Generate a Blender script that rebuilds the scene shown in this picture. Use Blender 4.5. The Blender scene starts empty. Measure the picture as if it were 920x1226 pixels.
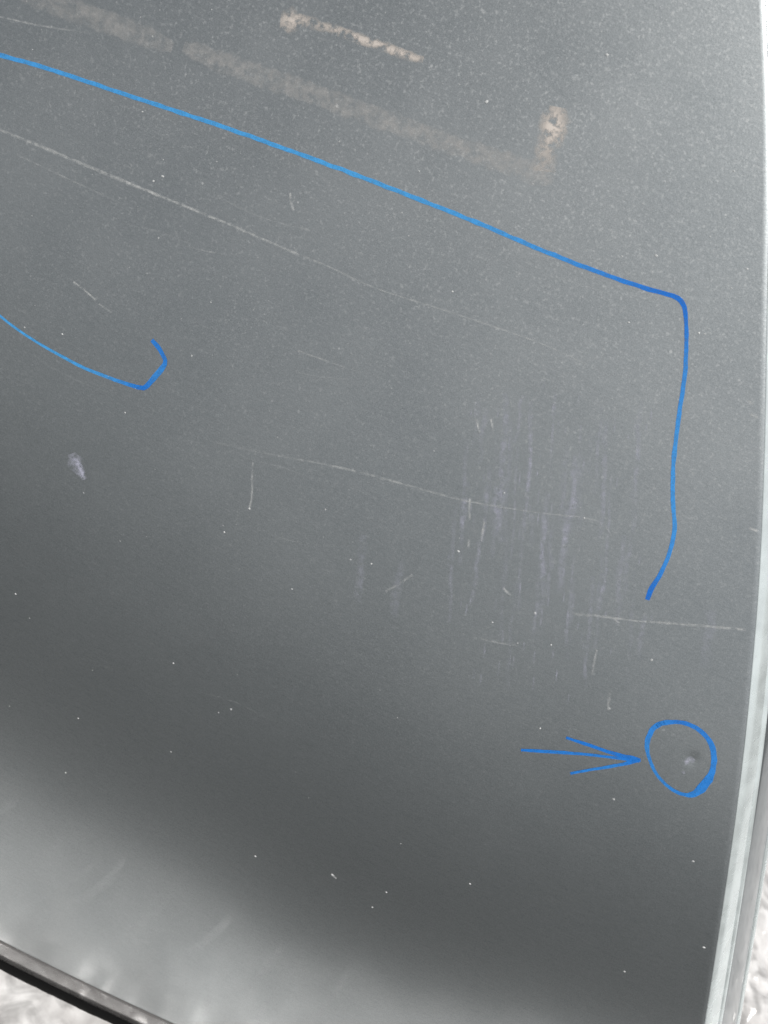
import bpy, bmesh, math, random
from mathutils import Vector, Matrix, noise

random.seed(7)
scene = bpy.context.scene
COL = scene.collection
R = math.radians

# ------------------------------------------------------------------ panel profile
# The panel leans back like a door stood on its lower edge. PHI(a) is the elevation of
# its normal at arc length a (metres) above the lower fold.
Z0 = 0.065           # height of the lower fold of the skin above the ground
K = 0.16             # crossways crown of the sheet
def PHI(a):
    return 26.0 - 23.5 * math.exp(-(max(a, 0) / 0.125) ** 1.15)
STEP = 0.001
PROF = [(0.0, Z0)]
for i in range(1100):
    f = R(PHI(i * STEP))
    y, z = PROF[-1]
    PROF.append((y + math.sin(f) * STEP, z + math.cos(f) * STEP))
ZS = [p[1] for p in PROF]
def Yz(z):
    if z <= ZS[0]:
        return (z - ZS[0]) * math.tan(R(PHI(0)))
    lo, hi = 0, len(ZS) - 1
    if z >= ZS[-1]:
        return PROF[-1][0] + (z - ZS[-1]) * math.tan(R(PHI(1.1)))
    while hi - lo > 1:
        m = (lo + hi) // 2
        if ZS[m] <= z: lo = m
        else: hi = m
    u = (z - ZS[lo]) / (ZS[hi] - ZS[lo])
    return PROF[lo][0] * (1 - u) + PROF[hi][0] * u
TW, TX = 0.20, 0.13   # the bend climbs slightly towards the side edge
def Yxz(x, z):
    return Yz(z - TW * (x + TX)) + K * x * x + TW * 0.1 * (x + TX)
def surf(x, z):
    return Vector((x, Yxz(x, z), z))
def nrm(x, z):
    e = 0.003
    return Vector(((Yxz(x + e, z) - Yxz(x - e, z)) / (2 * e), -1.0, (Yxz(x, z + e) - Yxz(x, z - e)) / (2 * e))).normalized()

# ------------------------------------------------------------------ camera
PITCH, ROLL, DIST, VFOV = 40.0, 25.5, 0.45, 60.0
AC = 0.3970                                   # arc length where the optical axis meets the panel
cy, cz = PROF[int(AC / STEP)]
tgt = Vector((0, cy, cz))
cam_pos = tgt + DIST * Vector((0, -math.cos(R(PITCH)), math.sin(R(PITCH))))
fwd = (tgt - cam_pos).normalized()
right0 = fwd.cross(Vector((0, 0, 1))).normalized()
up0 = right0.cross(fwd)
cr, sr = math.cos(R(ROLL)), math.sin(R(ROLL))
# rolled so that the lower edge of the panel falls to the right in the frame
cright = right0 * cr + up0 * sr
cup = -right0 * sr + up0 * cr
cd = bpy.data.cameras.new('camera')
cam = bpy.data.objects.new('camera', cd); COL.objects.link(cam)
cam.matrix_world = Matrix((
    (cright.x, cup.x, -fwd.x, cam_pos.x),
    (cright.y, cup.y, -fwd.y, cam_pos.y),
    (cright.z, cup.z, -fwd.z, cam_pos.z),
    (0, 0, 0, 1)))
cd.sensor_fit = 'VERTICAL'
cd.sensor_height = 7.6
cd.sensor_width = 5.7
cd.lens = 3.8 / math.tan(R(VFOV / 2))
cd.clip_start = 0.01
cd.clip_end = 3000
cd.dof.use_dof = True
cd.dof.focus_distance = 0.46
cd.dof.aperture_fstop = 2.4
scene.camera = cam
FPX = 613.0 / math.tan(R(VFOV / 2))

# ------------------------------------------------------------------ world, sun, exposure
SUN_EL, SUN_AZ = 64.0, 120.0      # azimuth clockwise from +Y
w = bpy.data.worlds.new('World'); scene.world = w; w.use_nodes = True
nt = w.node_tree; nt.nodes.clear()
out = nt.nodes.new('ShaderNodeOutputWorld'); bg = nt.nodes.new('ShaderNodeBackground')
sky = nt.nodes.new('ShaderNodeTexSky'); sky.sky_type = 'NISHITA'; sky.sun_disc = False
sky.sun_elevation = R(SUN_EL); sky.sun_rotation = R(SUN_AZ)
sky.dust_density = 1.5; sky.air_density = 1.0; sky.ozone_density = 1.0
hs = nt.nodes.new('ShaderNodeHueSaturation'); hs.inputs['Saturation'].default_value = 0.12
nt.links.new(sky.outputs[0], hs.inputs['Color']); nt.links.new(hs.outputs[0], bg.inputs['Color'])
bg.inputs['Strength'].default_value = 0.085
nt.links.new(bg.outputs[0], out.inputs[0])
sd = bpy.data.lights.new('sun', 'SUN'); sd.energy = 2.4; sd.angle = R(24); sd.color = (1.0, 0.97, 0.93)
so = bpy.data.objects.new('sun', sd); COL.objects.link(so)
sdir = Vector((math.sin(R(SUN_AZ)) * math.cos(R(SUN_EL)), math.cos(R(SUN_AZ)) * math.cos(R(SUN_EL)), math.sin(R(SUN_EL))))
so.rotation_euler = sdir.to_track_quat('Z', 'Y').to_euler()
so.location = sdir * 5
vs = scene.view_settings
vs.view_transform = 'Standard'; vs.look = 'None'; vs.gamma = 1; vs.use_curve_mapping = False
vs.exposure = 0.24
scene.render.resolution_x = 768; scene.render.resolution_y = 1024

# ------------------------------------------------------------------ helpers
def ray(px, py):
    return (fwd + cright * ((px - 460.0) / FPX) - cup * ((py - 613.0) / FPX)).normalized()
def hit(px, py):
    """photograph pixel -> (x, z) on the panel sheet"""
    d = ray(px, py)
    def f(l):
        p = cam_pos + d * l
        return p.y - Yxz(p.x, p.z)
    a, b = 0.05, 0.2
    while f(b) < 0 and b < 5: a, b = b, b + 0.05
    for _ in range(50):
        m = (a + b) / 2
        if f(m) < 0: a = m
        else: b = m
    p = cam_pos + d * a
    return p.x, p.z
def link(name, me, mat, parent=None, smooth=True):
    o = bpy.data.objects.new(name, me); COL.objects.link(o)
    if mat: me.materials.append(mat)
    if smooth:
        me.polygons.foreach_set('use_smooth', [True] * len(me.polygons))
    if parent: o.parent = parent
    return o
def mesh(name, v, f):
    me = bpy.data.meshes.new(name); me.from_pydata([tuple(p) for p in v], [], f); me.update(); return me

class N:
    def __init__(s, name):
        s.m = bpy.data.materials.new(name); s.m.use_nodes = True
        s.t = s.m.node_tree; s.b = s.t.nodes['Principled BSDF']
    def n(s, kind, **kw):
        x = s.t.nodes.new('ShaderNode' + kind)
        for k, v in kw.items():
            if k in x.inputs: x.inputs[k].default_value = v
            else: setattr(x, k, v)
        return x
    def l(s, a, b): s.t.links.new(a, b)
    def set(s, **kw):
        for k, v in kw.items(): s.b.inputs[k.replace('_', ' ')].default_value = v
    def ramp(s, src, p0, p1, c0=0.0, c1=1.0):
        x = s.n('MapRange'); x.inputs['From Min'].default_value = p0; x.inputs['From Max'].default_value = p1
        x.inputs['To Min'].default_value = c0; x.inputs['To Max'].default_value = c1
        s.l(src, x.inputs['Value']); return x.outputs[0]
    def math(s, op, a, b):
        x = s.n('Math'); x.operation = op
        for i, q in enumerate((a, b)):
            if isinstance(q, (int, float)): x.inputs[i].default_value = q
            else: s.l(q, x.inputs[i])
        return x.outputs[0]
    def mixc(s, fac, a, b):
        x = s.n('Mix'); x.data_type = 'RGBA'
        for key, q in ((0, fac), (6, a), (7, b)):
            if hasattr(q, 'is_linked') or hasattr(q, 'node'): s.l(q, x.inputs[key])
            elif isinstance(q, tuple): x.inputs[key].default_value = (*q, 1)
            else: x.inputs[key].default_value = q
        return x.outputs[2]

# ------------------------------------------------------------------ materials
def mat_paint():
    m = N('grey_metallic_paint')
    tc = m.n('TexCoord'); co = tc.outputs['Object']
    flake = m.n('TexNoise', Scale=2600.0, Detail=2.0); m.l(co, flake.inputs['Vector'])
    mid = m.n('TexNoise', Scale=680.0, Detail=4.0, Roughness=0.65); m.l(co, mid.inputs['Vector'])
    big = m.n('TexNoise', Scale=9.0, Detail=4.0, Roughness=0.6); m.l(co, big.inputs['Vector'])
    # dust: settles more on the upper part of the sheet
    sep = m.n('SeparateXYZ'); m.l(co, sep.inputs[0])
    upd = m.math('MULTIPLY', m.ramp(sep.outputs['Z'], 0.27, 0.64, 0.03, 1.0), m.ramp(big.outputs['Fac'], 0.32, 0.62, 0.45, 1.0))
    dust = m.ramp(mid.outputs['Fac'], 0.50, 0.70)
    dust = m.math('MULTIPLY', dust, upd)
    vor = m.n('TexVoronoi', Scale=150.0, Randomness=1.0); m.l(co, vor.inputs['Vector'])
    sepc = m.n('SeparateColor'); m.l(vor.outputs['Color'], sepc.inputs[0])
    rad = m.ramp(sepc.outputs[0], 0.70, 1.0, 0.0, 0.12)
    speck = m.math('LESS_THAN', vor.outputs['Distance'], rad)
    speck = m.math('MULTIPLY', speck, m.math('MULTIPLY', upd, m.ramp(sepc.outputs[1], 0.0, 1.0, 0.1, 0.75)))
    film = m.math('MULTIPLY', m.ramp(big.outputs['Fac'], 0.35, 0.7, 0.05, 0.16), upd)
    tot = m.math('MAXIMUM', m.math('MAXIMUM', m.math('MULTIPLY', dust, 0.52), speck), film)
    base = m.mixc(m.ramp(flake.outputs['Fac'], 0.35, 0.65), (0.305, 0.335, 0.345), (0.44, 0.475, 0.487))
    mp = m.n('Mapping'); mp.inputs['Rotation'].default_value = (0, R(24), 0); mp.inputs['Scale'].default_value = (170, 300, 1300)
    m.l(co, mp.inputs[0])
    wash = m.n('TexNoise', Scale=1.0, Detail=3.0, Roughness=0.7); m.l(mp.outputs[0], wash.inputs['Vector'])
    base = m.mixc(m.ramp(wash.outputs['Fac'], 0.35, 0.75, 0.0, 0.22), base, (0.62, 0.64, 0.65))
    col = m.mixc(tot, base, (0.72, 0.73, 0.725))
    m.l(col, m.b.inputs['Base Color'])
    m.l(m.math('SUBTRACT', 1.0, m.math('MULTIPLY', tot, 0.9)), m.b.inputs['Metallic'])
    m.l(m.ramp(tot, 0.0, 0.5, 0.41, 0.58), m.b.inputs['Roughness'])
    m.set(Coat_Roughness=0.20, Coat_Weight=1.0)
    # fine orange peel
    bp = m.n('Bump', Strength=0.10, Distance=0.0004)
    peel = m.n('TexNoise', Scale=900.0, Detail=2.0); m.l(co, peel.inputs['Vector'])
    m.l(peel.outputs['Fac'], bp.inputs['Height']); m.l(bp.outputs[0], m.b.inputs['Normal'])
    return m.m
def mat_flange():
    m = N('edge_paint')
    m.set(Base_Color=(0.31, 0.345, 0.36, 1), Metallic=0.9, Roughness=0.30, Coat_Weight=1.0, Coat_Roughness=0.05)
    tc = m.n('TexCoord'); n = m.n('TexNoise', Scale=60.0, Detail=3.0); m.l(tc.outputs['Object'], n.inputs['Vector'])
    bp = m.n('Bump', Strength=0.08, Distance=0.001); m.l(n.outputs['Fac'], bp.inputs['Height']); m.l(bp.outputs[0], m.b.inputs['Normal'])
    return m.m
def mat_rubber():
    m = N('black_rubber'); m.set(Base_Color=(0.004, 0.004, 0.004, 1), Roughness=0.8); m.b.inputs['Specular IOR Level'].default_value = 0.15
    tc = m.n('TexCoord'); n = m.n('TexNoise', Scale=300.0); m.l(tc.outputs['Object'], n.inputs['Vector'])
    bp = m.n('Bump', Strength=0.2, Distance=0.001); m.l(n.outputs['Fac'], bp.inputs['Height']); m.l(bp.outputs[0], m.b.inputs['Normal'])
    return m.m
def mat_film():
    m = N('plastic_film')
    tc = m.n('TexCoord'); n = m.n('TexNoise', Scale=32.0, Detail=5.0, Roughness=0.6); m.l(tc.outputs['Object'], n.inputs['Vector'])
    c = m.mixc(m.ramp(n.outputs['Fac'], 0.35, 0.65), (0.62, 0.605, 0.595), (0.92, 0.91, 0.90))
    m.l(c, m.b.inputs['Base Color'])
    m.set(Roughness=0.22, Coat_Weight=1.0, Coat_Roughness=0.08)
    n3 = m.n('TexNoise', Scale=22.0, Detail=4.0, Distortion=2.0); m.l(tc.outputs['Object'], n3.inputs['Vector'])
    m.l(m.ramp(n3.outputs['Fac'], 0.38, 0.52, 0.66, 1.0), m.b.inputs['Alpha'])      # clear where it lies single
    n2 = m.n('TexNoise', Scale=70.0, Detail=3.0, Distortion=1.0); m.l(tc.outputs['Object'], n2.inputs['Vector'])
    bp = m.n('Bump', Strength=0.15, Distance=0.003); m.l(n2.outputs['Fac'], bp.inputs['Height']); m.l(bp.outputs[0], m.b.inputs['Normal'])
    return m.m
def mat_asphalt():
    m = N('asphalt')
    tc = m.n('TexCoord'); n = m.n('TexNoise', Scale=120.0, Detail=5.0); m.l(tc.outputs['Object'], n.inputs['Vector'])
    c = m.mixc(n.outputs['Fac'], (0.03, 0.03, 0.031), (0.065, 0.063, 0.06)); m.l(c, m.b.inputs['Base Color'])
    m.set(Roughness=0.9); m.b.inputs['Specular IOR Level'].default_value = 0.2
    bp = m.n('Bump', Strength=0.6, Distance=0.004); m.l(n.outputs['Fac'], bp.inputs['Height']); m.l(bp.outputs[0], m.b.inputs['Normal'])
    return m.m
def mat_ink():
    m = N('blue_marker_ink')
    at = m.n('Attribute', attribute_name='ink')
    tc = m.n('TexCoord'); n = m.n('TexNoise', Scale=350.0, Detail=3.0); m.l(tc.outputs['Object'], n.inputs['Vector'])
    c = m.mixc(at.outputs['Fac'], (0.08, 0.43, 0.86), (0.0, 0.185, 0.74)); m.l(c, m.b.inputs['Base Color'])  # paler tone: thinner ink, with sky gloss painted into the colour
    m.set(Roughness=0.35, Coat_Weight=0.3, Coat_Roughness=0.2)
    n4 = m.n('TexNoise', Scale=1400.0, Detail=2.0); m.l(tc.outputs['Object'], n4.inputs['Vector'])
    m.l(m.math('MULTIPLY', m.ramp(n.outputs['Fac'], 0.28, 0.6, 0.72, 1.0), m.ramp(n4.outputs['Fac'], 0.3, 0.5, 0.75, 1.0)), m.b.inputs['Alpha'])
    return m.m
def mat_mark(name, col, rough, nscale, lo, hi, gain, metal=0.0, stretch=None):
    m = N(name); m.set(Base_Color=(*col, 1), Roughness=rough, Metallic=metal)
    m.b.inputs['Specular IOR Level'].default_value = 0.3
    at = m.n('Attribute', attribute_name='fade')
    tc = m.n('TexCoord'); src = tc.outputs['Object']
    if stretch:
        mp = m.n('Mapping'); mp.inputs['Scale'].default_value = stretch; m.l(src, mp.inputs[0]); src = mp.outputs[0]
    n = m.n('TexNoise', Scale=nscale, Detail=4.0, Roughness=0.65); m.l(src, n.inputs['Vector'])
    a = m.math('MULTIPLY', m.ramp(n.outputs['Fac'], lo, hi), at.outputs['Fac'])
    m.l(m.math('MULTIPLY', a, gain), m.b.inputs['Alpha'])
    return m.m
def mat_simple(name, col, metal, rough, coat, coatr, bump=0.06):
    m = N(name)
    tc = m.n('TexCoord'); n = m.n('TexNoise', Scale=90.0, Detail=4.0); m.l(tc.outputs['Object'], n.inputs['Vector'])
    c = m.mixc(m.ramp(n.outputs['Fac'], 0.3, 0.7), tuple(q * 0.9 for q in col), tuple(min(1, q * 1.08) for q in col)); m.l(c, m.b.inputs['Base Color'])
    m.l(m.ramp(n.outputs['Fac'], 0.3, 0.7, rough * 0.85, rough * 1.2), m.b.inputs['Roughness'])
    m.set(Metallic=metal, Coat_Weight=coat, Coat_Roughness=coatr)
    bp = m.n('Bump', Strength=bump, Distance=0.001); m.l(n.outputs['Fac'], bp.inputs['Height']); m.l(bp.outputs[0], m.b.inputs['Normal'])
    return m.m
RIM = mat_simple('rim_sky_reflection', (0.79, 0.86, 0.86), 0.5, 0.26, 0.6, 0.1, 0.015)  # body paint on the fold, with its sky reflection put into the pale colour
LOWER = mat_simple('lower_flange_primer', (0.12, 0.115, 0.112), 0.0, 0.26, 0.6, 0.12, 0.1)
PAINT, FLANGE, RUBBER, FILM, ASPHALT, INK = mat_paint(), mat_flange(), mat_rubber(), mat_film(), mat_asphalt(), mat_ink()
SCRATCH = mat_mark('scratch_wear', (0.80, 0.81, 0.80), 0.5, 300.0, 0.36, 0.66, 0.80)
SCUFF = mat_mark('scuff_wear', (0.62, 0.63, 0.75), 0.5, 330.0, 0.36, 0.72, 1.2)
RESIDUE = mat_mark('tape_glue', (0.68, 0.655, 0.63), 0.7, 240.0, 0.33, 0.66, 0.58)
STAIN = mat_mark('rust_brown_stain', (0.76, 0.69, 0.63), 0.8, 260.0, 0.38, 0.56, 1.0)
CREASE_REFL = mat_mark('painted_crease_reflection', (0.78, 0.80, 0.80), 0.5, 120.0, 0.20, 0.75, 0.36)  # paints the reflected creases of the film onto the skin
SPECK = mat_mark('dust_white', (0.85, 0.86, 0.85), 0.7, 500.0, -1.0, 0.0, 1.0)

# ------------------------------------------------------------------ ground
gv = [(-400, -400, 0), (400, -400, 0), (400, 400, 0), (-400, 400, 0)]
g = link('ground', mesh('ground', gv, [(0, 1, 2, 3)]), ASPHALT, smooth=False)
g['kind'] = 'structure'; g['label'] = 'dark asphalt ground under the plastic film'

# ------------------------------------------------------------------ plastic film
def film_h(x, y):
    p = Vector((x * 6, y * 6, 3.1))
    q = p + noise.noise_vector(p) * 0.7
    h = (1 - abs(noise.noise(q)) * 2.4) * 0.50
    q2 = Vector((x * 13 + 5, y * 17, 9.0)) + noise.noise_vector(p * 1.3) * 1.6
    h += (1 - abs(noise.noise(q2)) * 2.6) * 0.42
    q3 = Vector((x * 30, y * 34, 1.0)) + noise.noise_vector(p * 2.5) * 2.0
    h += max(0.0, 1 - abs(noise.noise(q3)) * 5.0) * 0.20
    q4 = Vector((x * 60, y * 50, 4.0)) + noise.noise_vector(p * 5.0) * 1.5
    h += max(0.0, 1 - abs(noise.noise(q4)) * 6.0) * 0.08
    return h
FX, x = [], -0.75
while x < 2.0:  # unseen right stretch added to reflect light into the rim and flange
    FX.append(x); x += 0.0035 if x < 0.62 else 0.016
FY, y = [], -0.34
while y < 1.4:  # carried back out of view to brighten the side flange
    FY.append(y); y += 0.0035 if y < 0.26 else 0.014
nx, ny = len(FX) - 1, len(FY) - 1
fv, ff = [], []
for y in FY:
    for x in FX:
        e = min(x - FX[0], FX[-1] - x, y - FY[0], FY[-1] - y)       # distance from the cut border
        wob = (0.05 * noise.noise(Vector((x * 4, 0.3, 0))) + 0.05 * noise.noise(Vector((x * 21, 0.8, 2)))) * max(0.0, 1 - e / 0.15)
        calm = 0.35 + 0.65 * min(1.0, abs(y - 0.004) / 0.06)        # pressed flat where the panel stands on it
        # front border shaped closer on the right, to fade its reflection in the panel
        skew = 0.09 * min(1.0, max(0.0, (x + 0.22) / 0.42)) * max(0.0, min(1.0, -y / 0.32))
        fv.append((x, y + wob + skew, 0.005 + 0.019 * max(-0.15, film_h(x, y)) * min(1, e / 0.04 + 0.15) * calm))
for j in range(ny):
    for i in range(nx):
        a = j * (nx + 1) + i
        ff.append((a, a + 1, a + nx + 2, a + nx + 1))
film = link('plastic_film', mesh('plastic_film', fv, ff), FILM)
film['label'] = 'crumpled whitish plastic film spread on the ground under the car panel'
film['category'] = 'plastic film'

# ------------------------------------------------------------------ the car panel
panel = bpy.data.objects.new('car_body_panel', None); COL.objects.link(panel)
panel.location = (0, 0, 0)
panel['label'] = 'dark grey metallic car body panel with scratches and blue marker lines'
panel['category'] = 'car panel'

# right edge: photograph outline of the fold, carried onto the sheet
EDGE_PX = [(903, -120), (906, -50), (909, 0), (912, 60), (914, 120), (915, 200), (913, 300), (911, 400), (910, 500), (907, 600),
           (903, 700), (896, 780), (889, 860), (880, 940), (872, 1000), (862, 1070), (850, 1150), (838, 1226), (826, 1300)]
EP = sorted([hit(px, py) for px, py in EDGE_PX], key=lambda q: q[1])
def xedge(z):
    if z <= EP[0][1]:
        (x0, z0), (x1, z1) = EP[0], EP[2]
        return x0 + (z - z0) * (x1 - x0) / (z1 - z0)
    if z >= EP[-1][1]:
        (x0, z0), (x1, z1) = EP[-3], EP[-1]
        return x1 + (z - z1) * (x1 - x0) / (z1 - z0)
    for (x0, z0), (x1, z1) in zip(EP, EP[1:]):
        if z0 <= z <= z1:
            return x0 + (x1 - x0) * (z - z0) / (z1 - z0)
def xe(z):      # smoothed
    h = 0.03
    return sum(xedge(z + h * k / 4) * wt for k, wt in zip(range(-4, 5), (1, 2, 3, 4, 5, 4, 3, 2, 1))) / 25.0
ATOP = 0.80
dx_, dz_ = hit(829, 909)
def dent(x, z):
    r2 = (x - dx_) ** 2 + (z - dz_) ** 2
    return -0.0004 * math.exp(-r2 / (2 * 0.0019 ** 2))
XL = -0.62
rows = []
a = 0.0
while a <= ATOP + 1e-6:
    rows.append(PROF[int(round(a / STEP))][1]); a += 0.002
NC = 400
sv, sf = [], []
for z in rows:
    xr = xe(z)
    for i in range(NC + 1):
        u = i / NC
        x = XL + (xr - XL) * (1 - (1 - u) ** 1.25)
        p = surf(x, z)
        dd = dent(x, z)
        if dd < -1e-6: p = p + nrm(x, z) * dd
        sv.append(p)
ncol = NC + 1
for j in range(len(rows) - 1):
    for i in range(NC):
        q = j * ncol + i
        sf.append((q, q + 1, q + ncol + 1, q + ncol))
# soft outer roll of the skin along the right edge
def edge_frame(z):
    x = xe(z); n = nrm(x, z)
    t = (surf(xe(z + 0.004), z + 0.004) - surf(xe(z - 0.004), z - 0.004)).normalized()
    o = t.cross(n)
    if o.x < 0: o = -o
    return surf(x, z), o.normalized(), n
def walk(segs):
    """profile as (length mm, end angle deg) -> list of (out, normal) metres"""
    pts = [(0.0, 0.0)]; ang = 0.0
    for ln, a1, k in segs:
        for i in range(k):
            am = R(ang + (a1 - ang) * (i + 0.5) / k)
            o, n = pts[-1]
            pts.append((o + math.cos(am) * ln / k * 0.001, n - math.sin(am) * ln / k * 0.001))
        ang = a1
    return pts
ROLLP = walk([(2.6, 20, 3), (3.0, 28, 4), (2.5, 42, 4), (6.0, 46, 4), (0.8, 64, 3), (0.6, 12, 3), (2.6, 40, 5)])
last = [j * ncol + NC for j in range(len(rows))]
prev = last
for (o_, n_) in ROLLP[1:4]:
    cur = []
    for z in rows:
        p, o, n = edge_frame(z)
        cur.append(len(sv)); sv.append(p + o * o_ + n * n_)
    for j in range(len(rows) - 1):
        sf.append((prev[j], cur[j], cur[j + 1], prev[j + 1]))
    prev = cur
def sweep_side(name, prof, mat):
    v, f = [], []
    k = len(prof)
    for z in rows:
        p, o, n = edge_frame(z)
        for (oo, nn) in prof: v.append(p + o * oo + n * nn)
    for j in range(len(rows) - 1):
        for i in range(k - 1):
            q = j * k + i
            f.append((q, q + 1, q + k + 1, q + k))
    return link(name, mesh(name, v, f), mat, panel)
# lower roll: the skin turns down into the lower flange
prev = list(range(0, ncol))
for k in range(1, 6):
    f = R(PHI(0) * (1 - k / 5.0) - 4.0 * k / 5.0)
    cur = []
    for i in prev:
        p = sv[i]; cur.append(len(sv)); sv.append(Vector((p.x, p.y + math.sin(f) * 0.0009, p.z - math.cos(f) * 0.0009)))
    for i in range(ncol - 1):
        sf.append((cur[i], cur[i + 1], prev[i + 1], prev[i]))
    prev = cur
skin = link('outer_skin', mesh('outer_skin', sv, sf), PAINT, panel)

# right side flange: ridge, flat, hemmed rim
FLP = walk([(0.5, 46, 2), (24.0, 58, 12)])
o3, n3 = ROLLP[3]
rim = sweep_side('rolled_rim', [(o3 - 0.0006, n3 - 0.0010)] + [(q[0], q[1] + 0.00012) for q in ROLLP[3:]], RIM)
rim['label'] = 'rolled rim along the side edge, sky reflection painted in as a pale tone'
o0, n0 = ROLLP[-1]
sweep_side('side_flange', [(o0 - 0.0003 + oo, n0 + 0.0002 + nn) for (oo, nn) in FLP], FLANGE)
oe, ne = o0 - 0.0003 + FLP[-1][0], n0 + 0.0002 + FLP[-1][1]
HEM = walk([(0.8, 20, 3), (2.2, 48, 4), (1.6, 110, 5), (5.0, 160, 3)])
sweep_side('hem_edge', [(oe - 0.0004 + oo, ne + 0.0002 + nn) for (oo, nn) in HEM], RIM)  # bright highlight along the hem painted with the pale rim colour

# lower flange and rubber seal, swept along the lower edge
xs = [XL + (xe(Z0) - XL) * i / 160 for i in range(161)]
def sweep_low(name, prof, mat, closed=False, x1=None):
    v, f = [], []
    k = len(prof)
    for x in xs:
        b = surf(x, Z0)
        for (dy, dz) in prof: v.append((x, b.y + dy, dz))
    for i in range(len(xs) - 1):
        for c in range(k if closed else k - 1):
            d = (c + 1) % k
            f.append((i * k + c, (i + 1) * k + c, (i + 1) * k + d, i * k + d))
    if closed:
        f.append(tuple(range(k))[::-1]); f.append(tuple((len(xs) - 1) * k + c for c in range(k)))
    return link(name, mesh(name, v, f), mat, panel)
sweep_low('lower_flange', [(0.0010, Z0 - 0.0040), (-0.0003, Z0 - 0.0044), (-0.0006, Z0 - 0.008), (0.0, Z0 - 0.026), (0.0018, Z0 - 0.043), (0.0035, Z0 - 0.0455), (0.02, Z0 - 0.0455)], LOWER)
sweep_low('rubber_seal', [(-0.0005 + 0.005 - 0.005 * math.cos(2 * math.pi * k / 14), 0.0122 + 0.0088 * math.sin(2 * math.pi * k / 14)) for k in range(14)], RUBBER, True)
# inner pressing behind the skin, so the panel has its depth
iv, jf = [], []
zr = rows[::12]
for z in zr:
    for i in range(41):
        x = XL + 0.004 + (xe(z) - 0.004 - XL) * i / 40
        iv.append(surf(x, z) - nrm(x, z) * (0.012 + 0.01 * math.sin(math.pi * i / 40)))
for j in range(len(zr) - 1):
    for i in range(40):
        q = j * 41 + i; jf.append((q, q + 1, q + 42, q + 41))
link('inner_pressing', mesh('inner_pressing', iv, jf), FLANGE, panel)

# ------------------------------------------------------------------ marks on the skin
def dense(pts, step=5.0):
    """Catmull-Rom through photograph points; each (px, py, width, strength)"""
    out = []
    P = [pts[0]] + list(pts) + [pts[-1]]
    for i in range(1, len(P) - 2):
        p0, p1, p2, p3 = P[i - 1], P[i], P[i + 1], P[i + 2]
        n = max(1, int(math.hypot(p2[0] - p1[0], p2[1] - p1[1]) / step))
        for k in range(n):
            t = k / n
            out.append(tuple(0.5 * ((2 * b) + (-a + c) * t + (2 * a - 5 * b + 4 * c - d) * t * t + (-a + 3 * b - 3 * c + d) * t ** 3)
                             for a, b, c, d in zip(p0, p1, p2, p3)))
    out.append(tuple(pts[-1]))
    return out
def ribbon_data(pts, lift, step=5.0, cols=(-1, -0.5, 0, 0.5, 1), edge=None, wob=0.0, seed=0.0, attr_soft=False, soft=2):
    d = dense(pts, step)
    P3, W, S = [], [], []
    for (px, py, w_, s_) in d:
        x, z = hit(px, py)
        p = surf(x, z); scale = (p - cam_pos).length / FPX
        P3.append((x, z)); W.append(max(w_, 0.3) * scale * 0.5); S.append(max(0.0, s_))
    v, f, at = [], [], []
    n = len(P3); k = len(cols)
    for i, (x, z) in enumerate(P3):
        a_ = P3[max(0, i - 1)]; b_ = P3[min(n - 1, i + 1)]
        tn = (surf(*b_) - surf(*a_))
        nn = nrm(x, z); tn = tn - nn * tn.dot(nn); tn.normalize()
        sd_ = nn.cross(tn)
        c0 = surf(x, z)
        cap = 1.0
        for c in cols:
            ww = W[i] * (1 + wob * noise.noise(Vector((i * 0.35, c * 2 + seed, seed))))
            q = c0 + sd_ * (c * ww * cap)
            q = surf(q.x, q.z)
            v.append(q + nrm(q.x, q.z) * (lift + dent(q.x, q.z)))
            at.append(S[i] * (max(0.0, 1 - (abs(c) / abs(cols[0])) ** soft) if attr_soft else 1.0))
    for i in range(n - 1):
        for c in range(k - 1):
            q = i * k + c
            f.append((q, q + 1, q + k + 1, q + k))
    return v, f, at
def build_mark(name, strokes, mat, attr, label=None, kind=None, lift=0.00010, wmul=1.0, **kw):
    V, F, A = [], [], []
    strokes = [[(p[0], p[1], p[2] * wmul, p[3]) for p in s] for s in strokes]
    for j, s in enumerate(strokes):
        v, f, at = ribbon_data(s, lift + 0.00002 * j, seed=j * 3.7, **kw)
        o = len(V); V += v; A += at; F += [tuple(q + o for q in ff_) for ff_ in f]
    me = mesh(name, V, F)
    ca = me.attributes.new(attr, 'FLOAT', 'POINT'); ca.data.foreach_set('value', A)
    o = link(name, me, mat, panel)
    if label: o['label'] = label
    if kind: o['kind'] = kind
    return o

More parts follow.
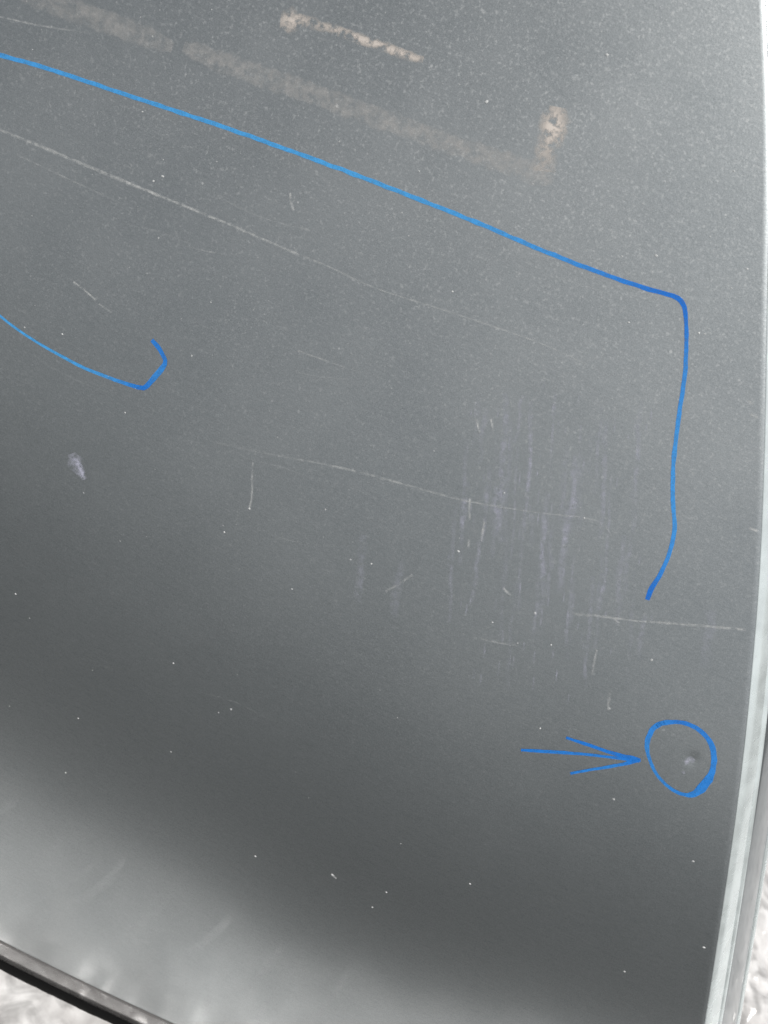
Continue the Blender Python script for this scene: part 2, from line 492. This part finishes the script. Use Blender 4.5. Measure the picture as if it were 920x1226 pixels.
# blue marker
L1 = [(-60, 50, 7, .25), (0, 66, 7, .25), (60, 83, 7, .2), (150, 113, 7, .15), (250, 146, 7.5, .1), (330, 174, 7.5, .1), (420, 207, 8, .1), (500, 238, 8, .15), (580, 270, 8, .25),
      (650, 300, 8, .4), (720, 327, 8, .7), (770, 344, 8, .9), (798, 352, 8, 1), (812, 357, 9, 1), (819, 367, 9, 1), (822, 390, 7, .9), (821, 440, 8, .6), (815, 485, 8, .5),
      (809, 530, 8, .4), (806, 565, 8, .4), (806, 600, 8, .4), (808, 628, 8, .4), (805, 650, 8, .5), (797, 675, 8, .6), (785, 697, 9, .9), (779, 708, 10, 1), (775, 718, 8, 1)]
build_mark('marker_line', [L1], INK, 'ink', 'long blue marker line that bends down at its end', wob=0.4, wmul=0.60)
L2 = [(-50, 335, 3, .1), (0, 378, 3.2, .1), (25, 397, 3.2, .1), (50, 413, 3.4, .1), (75, 427, 3.8, .1), (100, 440, 4.2, .2), (125, 450, 4.5, .3), (150, 459, 5, .6), (168, 464, 6, .9), (175, 463, 7, .9),
      (186, 451, 8, .6), (195, 440, 7.5, .6), (198, 432, 6, .8), (192, 419, 6, .8), (182, 407, 6, .8)]
build_mark('marker_line', [L2], INK, 'ink', 'thin blue marker hook', wob=0.2, wmul=0.85, step=3.0)
C1 = [(786, 869, 6, .7), (795, 865.5, 7, .7), (813, 864.5, 5.5, .9), (831, 870, 6, .8), (846, 882, 6, .8), (853.5, 895.6, 7, .7), (855, 911, 7, .7), (852, 926, 8, .7), (843, 940, 12, .7), (834, 949, 10, .7),
      (824, 952, 6, .7), (810, 948, 4.5, .7), (795, 937, 4, .6), (784, 923, 4, .6), (777, 906, 4.5, .6), (775, 892, 6, .6), (778, 879, 7, .7), (786, 869, 7, .7), (796, 864.5, 6, .7)]
C2 = [(854, 922, 5, .7), (850, 934, 7, .7), (840, 941, 6, .7), (834, 944, 3, .7)]
build_mark('marker_circle', [C1, C2], INK, 'ink', 'blue marker circle drawn round a small dent', step=2.5, wob=0.3, wmul=0.86)
A1 = [(624, 898, 4, .9), (660, 900, 5, .8), (700, 903, 4, .8), (735, 907, 4, .8), (766, 911, 5, .9)]
A2 = [(678, 883, 4, .9), (705, 892, 4.5, .9), (735, 902, 5, .9), (757, 908, 7, .9), (767, 910, 4, .9)]
A3 = [(683, 926, 3.5, .8), (710, 921, 4.5, .7), (740, 916, 4.5, .7), (757, 912, 6, .9), (767, 910, 4, .9)]
build_mark('marker_arrow', [A1, A2, A3], INK, 'ink', 'blue marker arrow pointing at the circled dent', step=4.0, wob=0.3, wmul=0.85)

# old tape glue and brown stains
T1 = [(-10, -30, 22, .3), (60, 2, 22, .45), (130, 27, 22, .5), (180, 46, 20, .5), (207, 57, 12, .4)]
T2 = [(220, 56, 12, .5), (250, 68, 20, .55), (300, 87, 22, .55), (370, 111, 22, .6), (450, 140, 22, .6), (540, 172, 22, .62), (600, 193, 24, .6), (640, 206, 26, .6), (664, 212, 18, .5)]
build_mark('tape_residue', [T1, T2], RESIDUE, 'fade', 'pale brownish strip of old tape glue', cols=(-1.15, -.9, -.5, 0, .5, .9, 1.15), attr_soft=True, soft=6, wob=.35, lift=0.00006, wmul=0.92, step=3)
S1 = [(668, 128, 22, .6), (664, 145, 34, 1.0), (662, 160, 32, 1.0), (655, 176, 26, .7), (652, 192, 30, .4), (650, 205, 30, .3)]
build_mark('brown_stain', [S1], STAIN, 'fade', 'beige stain at the end of the glue strip', cols=(-1, -.7, -.35, 0, .35, .7, 1), attr_soft=True, wob=.5, step=3, lift=0.00009)
S2 = [(336, 24, 18, .5), (349, 25, 26, .9), (362, 25, 16, .7), (380, 30, 12, .6), (402, 36, 11, .7), (430, 46, 12, .9), (460, 56, 12, .9), (485, 66, 11, .9), (507, 72, 8, .7)]
build_mark('brown_stain', [S2], STAIN, 'fade', 'thin beige streak above the glue strip', cols=(-1, -.7, -.35, 0, .35, .7, 1), attr_soft=True, wob=.5, step=3, lift=0.00009)

# scratches
SC = [
    [(-40, 138, 3, .5), (0, 155, 3, .55), (60, 180, 3.5, .65), (120, 205, 3.5, .8), (200, 238, 3.2, .8), (280, 271, 3, .75), (340, 297, 3, .7), (400, 322, 2.2, .45), (450, 345, 2.2, .42), (540, 374, 2.2, .42), (650, 412, 2.2, .42), (725, 448, 2, .2)],
    [(-30, 12, 2, .4), (0, 20, 2, .5), (50, 31, 2, .45), (110, 40, 2, .1)],
    [(260, 530, 3, .1), (320, 543, 3, .25), (400, 558, 3, .4), (460, 573, 3, .5), (520, 590, 3, .5), (570, 602, 2.6, .5), (640, 613, 2.2, .4), (700, 620, 2.2, .35), (722, 628, 2, .3), (735, 645, 2, .15)],
    [(685, 735, 3, .3), (720, 738, 3.5, .7), (760, 743, 2.5, .5), (800, 746, 3, .6), (850, 750, 3.5, .7), (893, 754, 3, .6)],
    [(88, 337, 2.2, .7), (102, 348, 2.2, .7), (115, 359, 2.2, .7)], [(119, 364, 2, .6), (134, 374, 2, .4)],
    [(348, 231, 2.5, .6), (348, 240, 2.5, .7), (352, 252, 2.5, .5)],
    [(571, 502, 2.5, .8), (572, 509, 2.5, .9), (575, 518, 2.5, .6)], [(588, 502, 2.5, .8), (589, 508, 2.5, .9), (591, 516, 2.5, .6)],
    [(563, 597, 3, .7), (562, 610, 2.6, .7), (563, 622, 2.6, .6)], [(562, 640, 3, .3), (561, 655, 3, .5)],
    [(580, 624, 2.5, .7), (578, 636, 3, .9), (577, 648, 2.5, .7)],
    [(603, 704, 2.5, .6), (608, 710, 3, .8), (612, 713, 2, .6)],
    [(303, 553, 2.5, .4), (302, 570, 2.5, .5), (302, 590, 2.5, .5), (299, 610, 3, .7)],
    [(462, 708, 3, .35), (478, 699, 3, .45), (494, 688, 3, .35)],
    [(357, 420, 2.5, .4), (385, 430, 2.5, .35), (420, 442, 2.5, .2), (455, 452, 2.5, .1)],
    [(568, 763, 2.5, .3), (600, 770, 2.5, .4), (622, 773, 2.5, .2)],
    [(715, 778, 2.5, .6), (712, 790, 2.5, .6), (709, 808, 2.5, .4)], [(729, 850, 3, .5), (729, 840, 3, .5), (731, 826, 3, .2)],
    [(210, 205, 2, .05), (300, 255, 2, .2), (372, 276, 2.5, .25)],
    [(20, 185, 2, .3), (90, 218, 2, .25), (160, 250, 2, .1)],
    [(899, 496, 3, .7), (907, 500, 3, .5)], [(897, 632, 3, .8), (907, 636, 3, .8)], [(893, 478, 2.5, .4), (902, 484, 2.5, .5)],
    [(398, 1047, 3, .9), (403, 1052, 2.5, .7)], [(736, 742, 2, .4), (742, 746, 2, .4)],
]
LB = {0: 'long pale scratch running down across the skin', 2: 'faint bowed scratch below the long one', 3: 'short pale scratch running to the side edge'}
for i, s in enumerate(SC):
    build_mark('scratch', [s], SCRATCH, 'fade', LB.get(i), cols=(-1.2, -.6, 0, .6, 1.2), attr_soft=True, lift=0.00012, wob=.6, step=3)

# scuffed ripples
rnd = random.Random(3)
SCF = [(606, 470, 650, 9, .42), (600, 560, 640, 9, .42), (637, 480, 640, 8, .42), (690, 545, 640, 10, .48), (680, 600, 710, 11, .42), (655, 590, 700, 9, .42), (725, 680, 730, 7, .38), (435, 640, 720, 12, .22), (480, 670, 740, 14, .16),
       (852, 730, 800, 16, .2), (773, 735, 790, 10, .2)]
x0 = 548
while x0 < 775:
    for k in range(rnd.choice((1, 2, 2))):
        ya = rnd.uniform(465, 700); SCF.append((x0 + rnd.uniform(-3, 3), ya, ya + rnd.uniform(45, 150), rnd.uniform(4, 9), rnd.uniform(.10, .32)))
    x0 += rnd.uniform(9, 15)
for (x0, y0, y1, wd, st) in SCF:
    n = 6
    pts = []
    for k in range(n):
        t = k / (n - 1)
        pts.append((x0 - 8 * t + rnd.uniform(-2, 2), y0 + (y1 - y0) * t, wd * rnd.uniform(.7, 1.2), 1.1 * st * math.sin(math.pi * (0.12 + 0.76 * t)) * rnd.uniform(.6, 1.2)))
    build_mark('scuff', [pts], SCUFF, 'fade', None, cols=(-1, -.5, 0, .5, 1), attr_soft=True, wob=.5, step=6, lift=0.00005)
# short broken ticks among the ripples
for k in range(84):
    px, py = rnd.uniform(535, 790), rnd.uniform(450, 840); ln = rnd.uniform(6, 20)
    build_mark('scuff', [[(px, py, 2.2, .2), (px - .6, py + ln * .5, rnd.uniform(2, 3.4), rnd.uniform(.15, .5)), (px - 1.5, py + ln, 2, .15)]], SCUFF, 'fade', None, cols=(-1, -.5, 0, .5, 1), attr_soft=True, wob=.6, step=2.5, lift=0.00007)
# hairline scratches, mostly along the long one
for k in range(18):
    px, py = rnd.uniform(-20, 760), rnd.uniform(120, 860); ln = rnd.uniform(25, 120); sl = rnd.uniform(.1, .55) if rnd.random() < .8 else rnd.uniform(-1.2, 2.5)
    ux = 1 / math.hypot(1, sl); bow = rnd.uniform(-6, 6)
    build_mark('scratch', [[(px, py, 1.4, .05), (px + ln * ux * .5, py + ln * ux * sl * .5 + bow, 1.7, rnd.uniform(.10, .30) * (0.5 if py > 600 else 1)), (px + ln * ux, py + ln * ux * sl, 1.3, .05)]], SCRATCH, 'fade', None, cols=(-1.2, -.6, 0, .6, 1.2), attr_soft=True, wob=.6, step=4, lift=0.00008)
# reflected film creases, painted as pale curved streaks near the lower edge
for arc in [[(72, 1084, 8, .1), (112, 1068, 9, .5), (140, 1040, 8, .6), (151, 1020, 6, .2)], [(78, 1062, 6, .1), (100, 1045, 6, .4), (118, 1030, 5, .1)], [(208, 1152, 7, .1), (245, 1128, 9, .6), (270, 1105, 9, .6), (286, 1088, 6, .1)],
            [(150, 1115, 9, .1), (185, 1092, 10, .4), (206, 1066, 7, .1)], [(288, 1190, 8, .1), (318, 1160, 10, .4), (345, 1122, 8, .2)], [(374, 1222, 8, .2), (400, 1190, 8, .5), (426, 1148, 7, .1)],
            [(0, 972, 7, .4), (14, 964, 7, .4), (22, 956, 5, .1)], [(38, 1030, 9, .1), (60, 1016, 9, .35), (78, 998, 6, .1)], [(176, 1190, 8, .2), (180, 1170, 9, .5), (178, 1140, 8, .1)], [(246, 1216, 7, .4), (250, 1196, 8, .4), (248, 1176, 6, .1)],
            [(30, 1120, 12, .3), (42, 1105, 12, .4), (48, 1085, 8, .1)], [(310, 1222, 7, .4), (316, 1205, 8, .4), (330, 1190, 6, .1)]]:
    build_mark('crease_reflection', [arc], CREASE_REFL, 'fade', None, wmul=1.5, cols=(-1, -.5, 0, .5, 1), attr_soft=True, wob=.5, step=4, lift=0.00005)
# small scraped spot on the left, and the chip in the dent
build_mark('scraped_spot', [[(86, 543, 14, .35), (90, 553, 22, .55), (95, 562, 16, .7), (102, 574, 7, .6)], [(88, 548, 7, .6), (95, 558, 8, .9), (101, 571, 4, .9)]], SCUFF, 'fade', 'small pale scraped spot', cols=(-1, -.5, 0, .5, 1), attr_soft=True, wob=.6, step=2.5, lift=0.00006)
build_mark('paint_chip', [[(820, 913, 8, .5), (826, 911, 12, .8), (831, 908, 6, .6)], [(817, 923, 4, .4), (820, 926, 4, .5)]], SCUFF, 'fade', 'pale chip in the circled dent', cols=(-1, -.5, 0, .5, 1), attr_soft=True, wob=.6, step=2, lift=0.00006)

# white dust specks
SP = [(195, 211, 4), (184, 217, 3), (171, 134, 2.5), (190, 285, 2.5), (253, 362, 2.5), (542, 349, 3), (786, 306, 4), (745, 307, 3), (550, 101, 2.5), (502, 205, 2.5), (230, 426, 3), (299, 609, 4), (269, 637, 2.5), (19, 711, 3), (208, 794, 3),
      (277, 849, 4), (262, 853, 2.5), (79, 925, 2.5), (398, 1047, 4), (306, 1025, 3), (446, 1086, 3), (641, 734, 3.5), (549, 660, 4), (583, 122, 4), (753, 386, 3), (837, 399, 3.5), (844, 400, 3), (727, 66, 4), (647, 872, 3), (735, 957, 4), (830, 1031, 3.5),
      (563, 1058, 3), (463, 1068, 3), (748, 1163, 3), (843, 1134, 4), (94, 860, 2.5), (205, 900, 2), (480, 1010, 2), (420, 670, 3), (390, 610, 2.5), (30, 392, 3), (75, 400, 3), (150, 494, 2.5), (850, 283, 3), (895, 322, 3), (879, 205, 2.5),
      (876, 345, 2.5), (604, 590, 2.5), (520, 540, 2), (350, 705, 2.5), (445, 675, 3), (590, 745, 3), (700, 620, 2.5), (730, 848, 3), (780, 790, 4), (660, 772, 3), (620, 770, 2.5)]
rnd = random.Random(11)
for k in range(420):
    px = rnd.uniform(-40, 905); py = rnd.uniform(-40, 1180) ** 1.0
    if rnd.random() < max(0.0, py / 1200.0) ** 0.6: continue
    SP.append((px, py, rnd.uniform(0.9, 2.0)))
V, F, A = [], [], []
for (px, py, r_) in SP:
    x, z = hit(px, py)
    if x > xe(z) - 0.003 or z < Z0 + 0.01: continue
    n = nrm(x, z); c = surf(x, z); sc = (c - cam_pos).length / FPX
    e1 = n.cross(Vector((0, 0, 1))).normalized(); e2 = n.cross(e1)
    o = len(V); ang0 = rnd.uniform(0, 6); el = rnd.uniform(.6, 1.0)
    for k in range(7):
        t = ang0 + k * 2 * math.pi / 7; rr = r_ * 0.48 * sc * rnd.uniform(.65, 1.15)
        V.append(c + e1 * math.cos(t) * rr + e2 * math.sin(t) * rr * el + n * 0.00014)
    V.append(c + n * (0.00014 + 0.25 * r_ * sc))
    st = rnd.uniform(.2, .6) if r_ < 2 else rnd.uniform(.4, .85)
    A += [st] * 8
    F += [(o + k, o + (k + 1) % 7, o + 7) for k in range(7)]
me = mesh('dust_specks', V, F); ca = me.attributes.new('fade', 'FLOAT', 'POINT'); ca.data.foreach_set('value', A)
ds = link('dust_specks', me, SPECK, panel); ds['kind'] = 'stuff'; ds['label'] = 'white specks of dust on the paint'
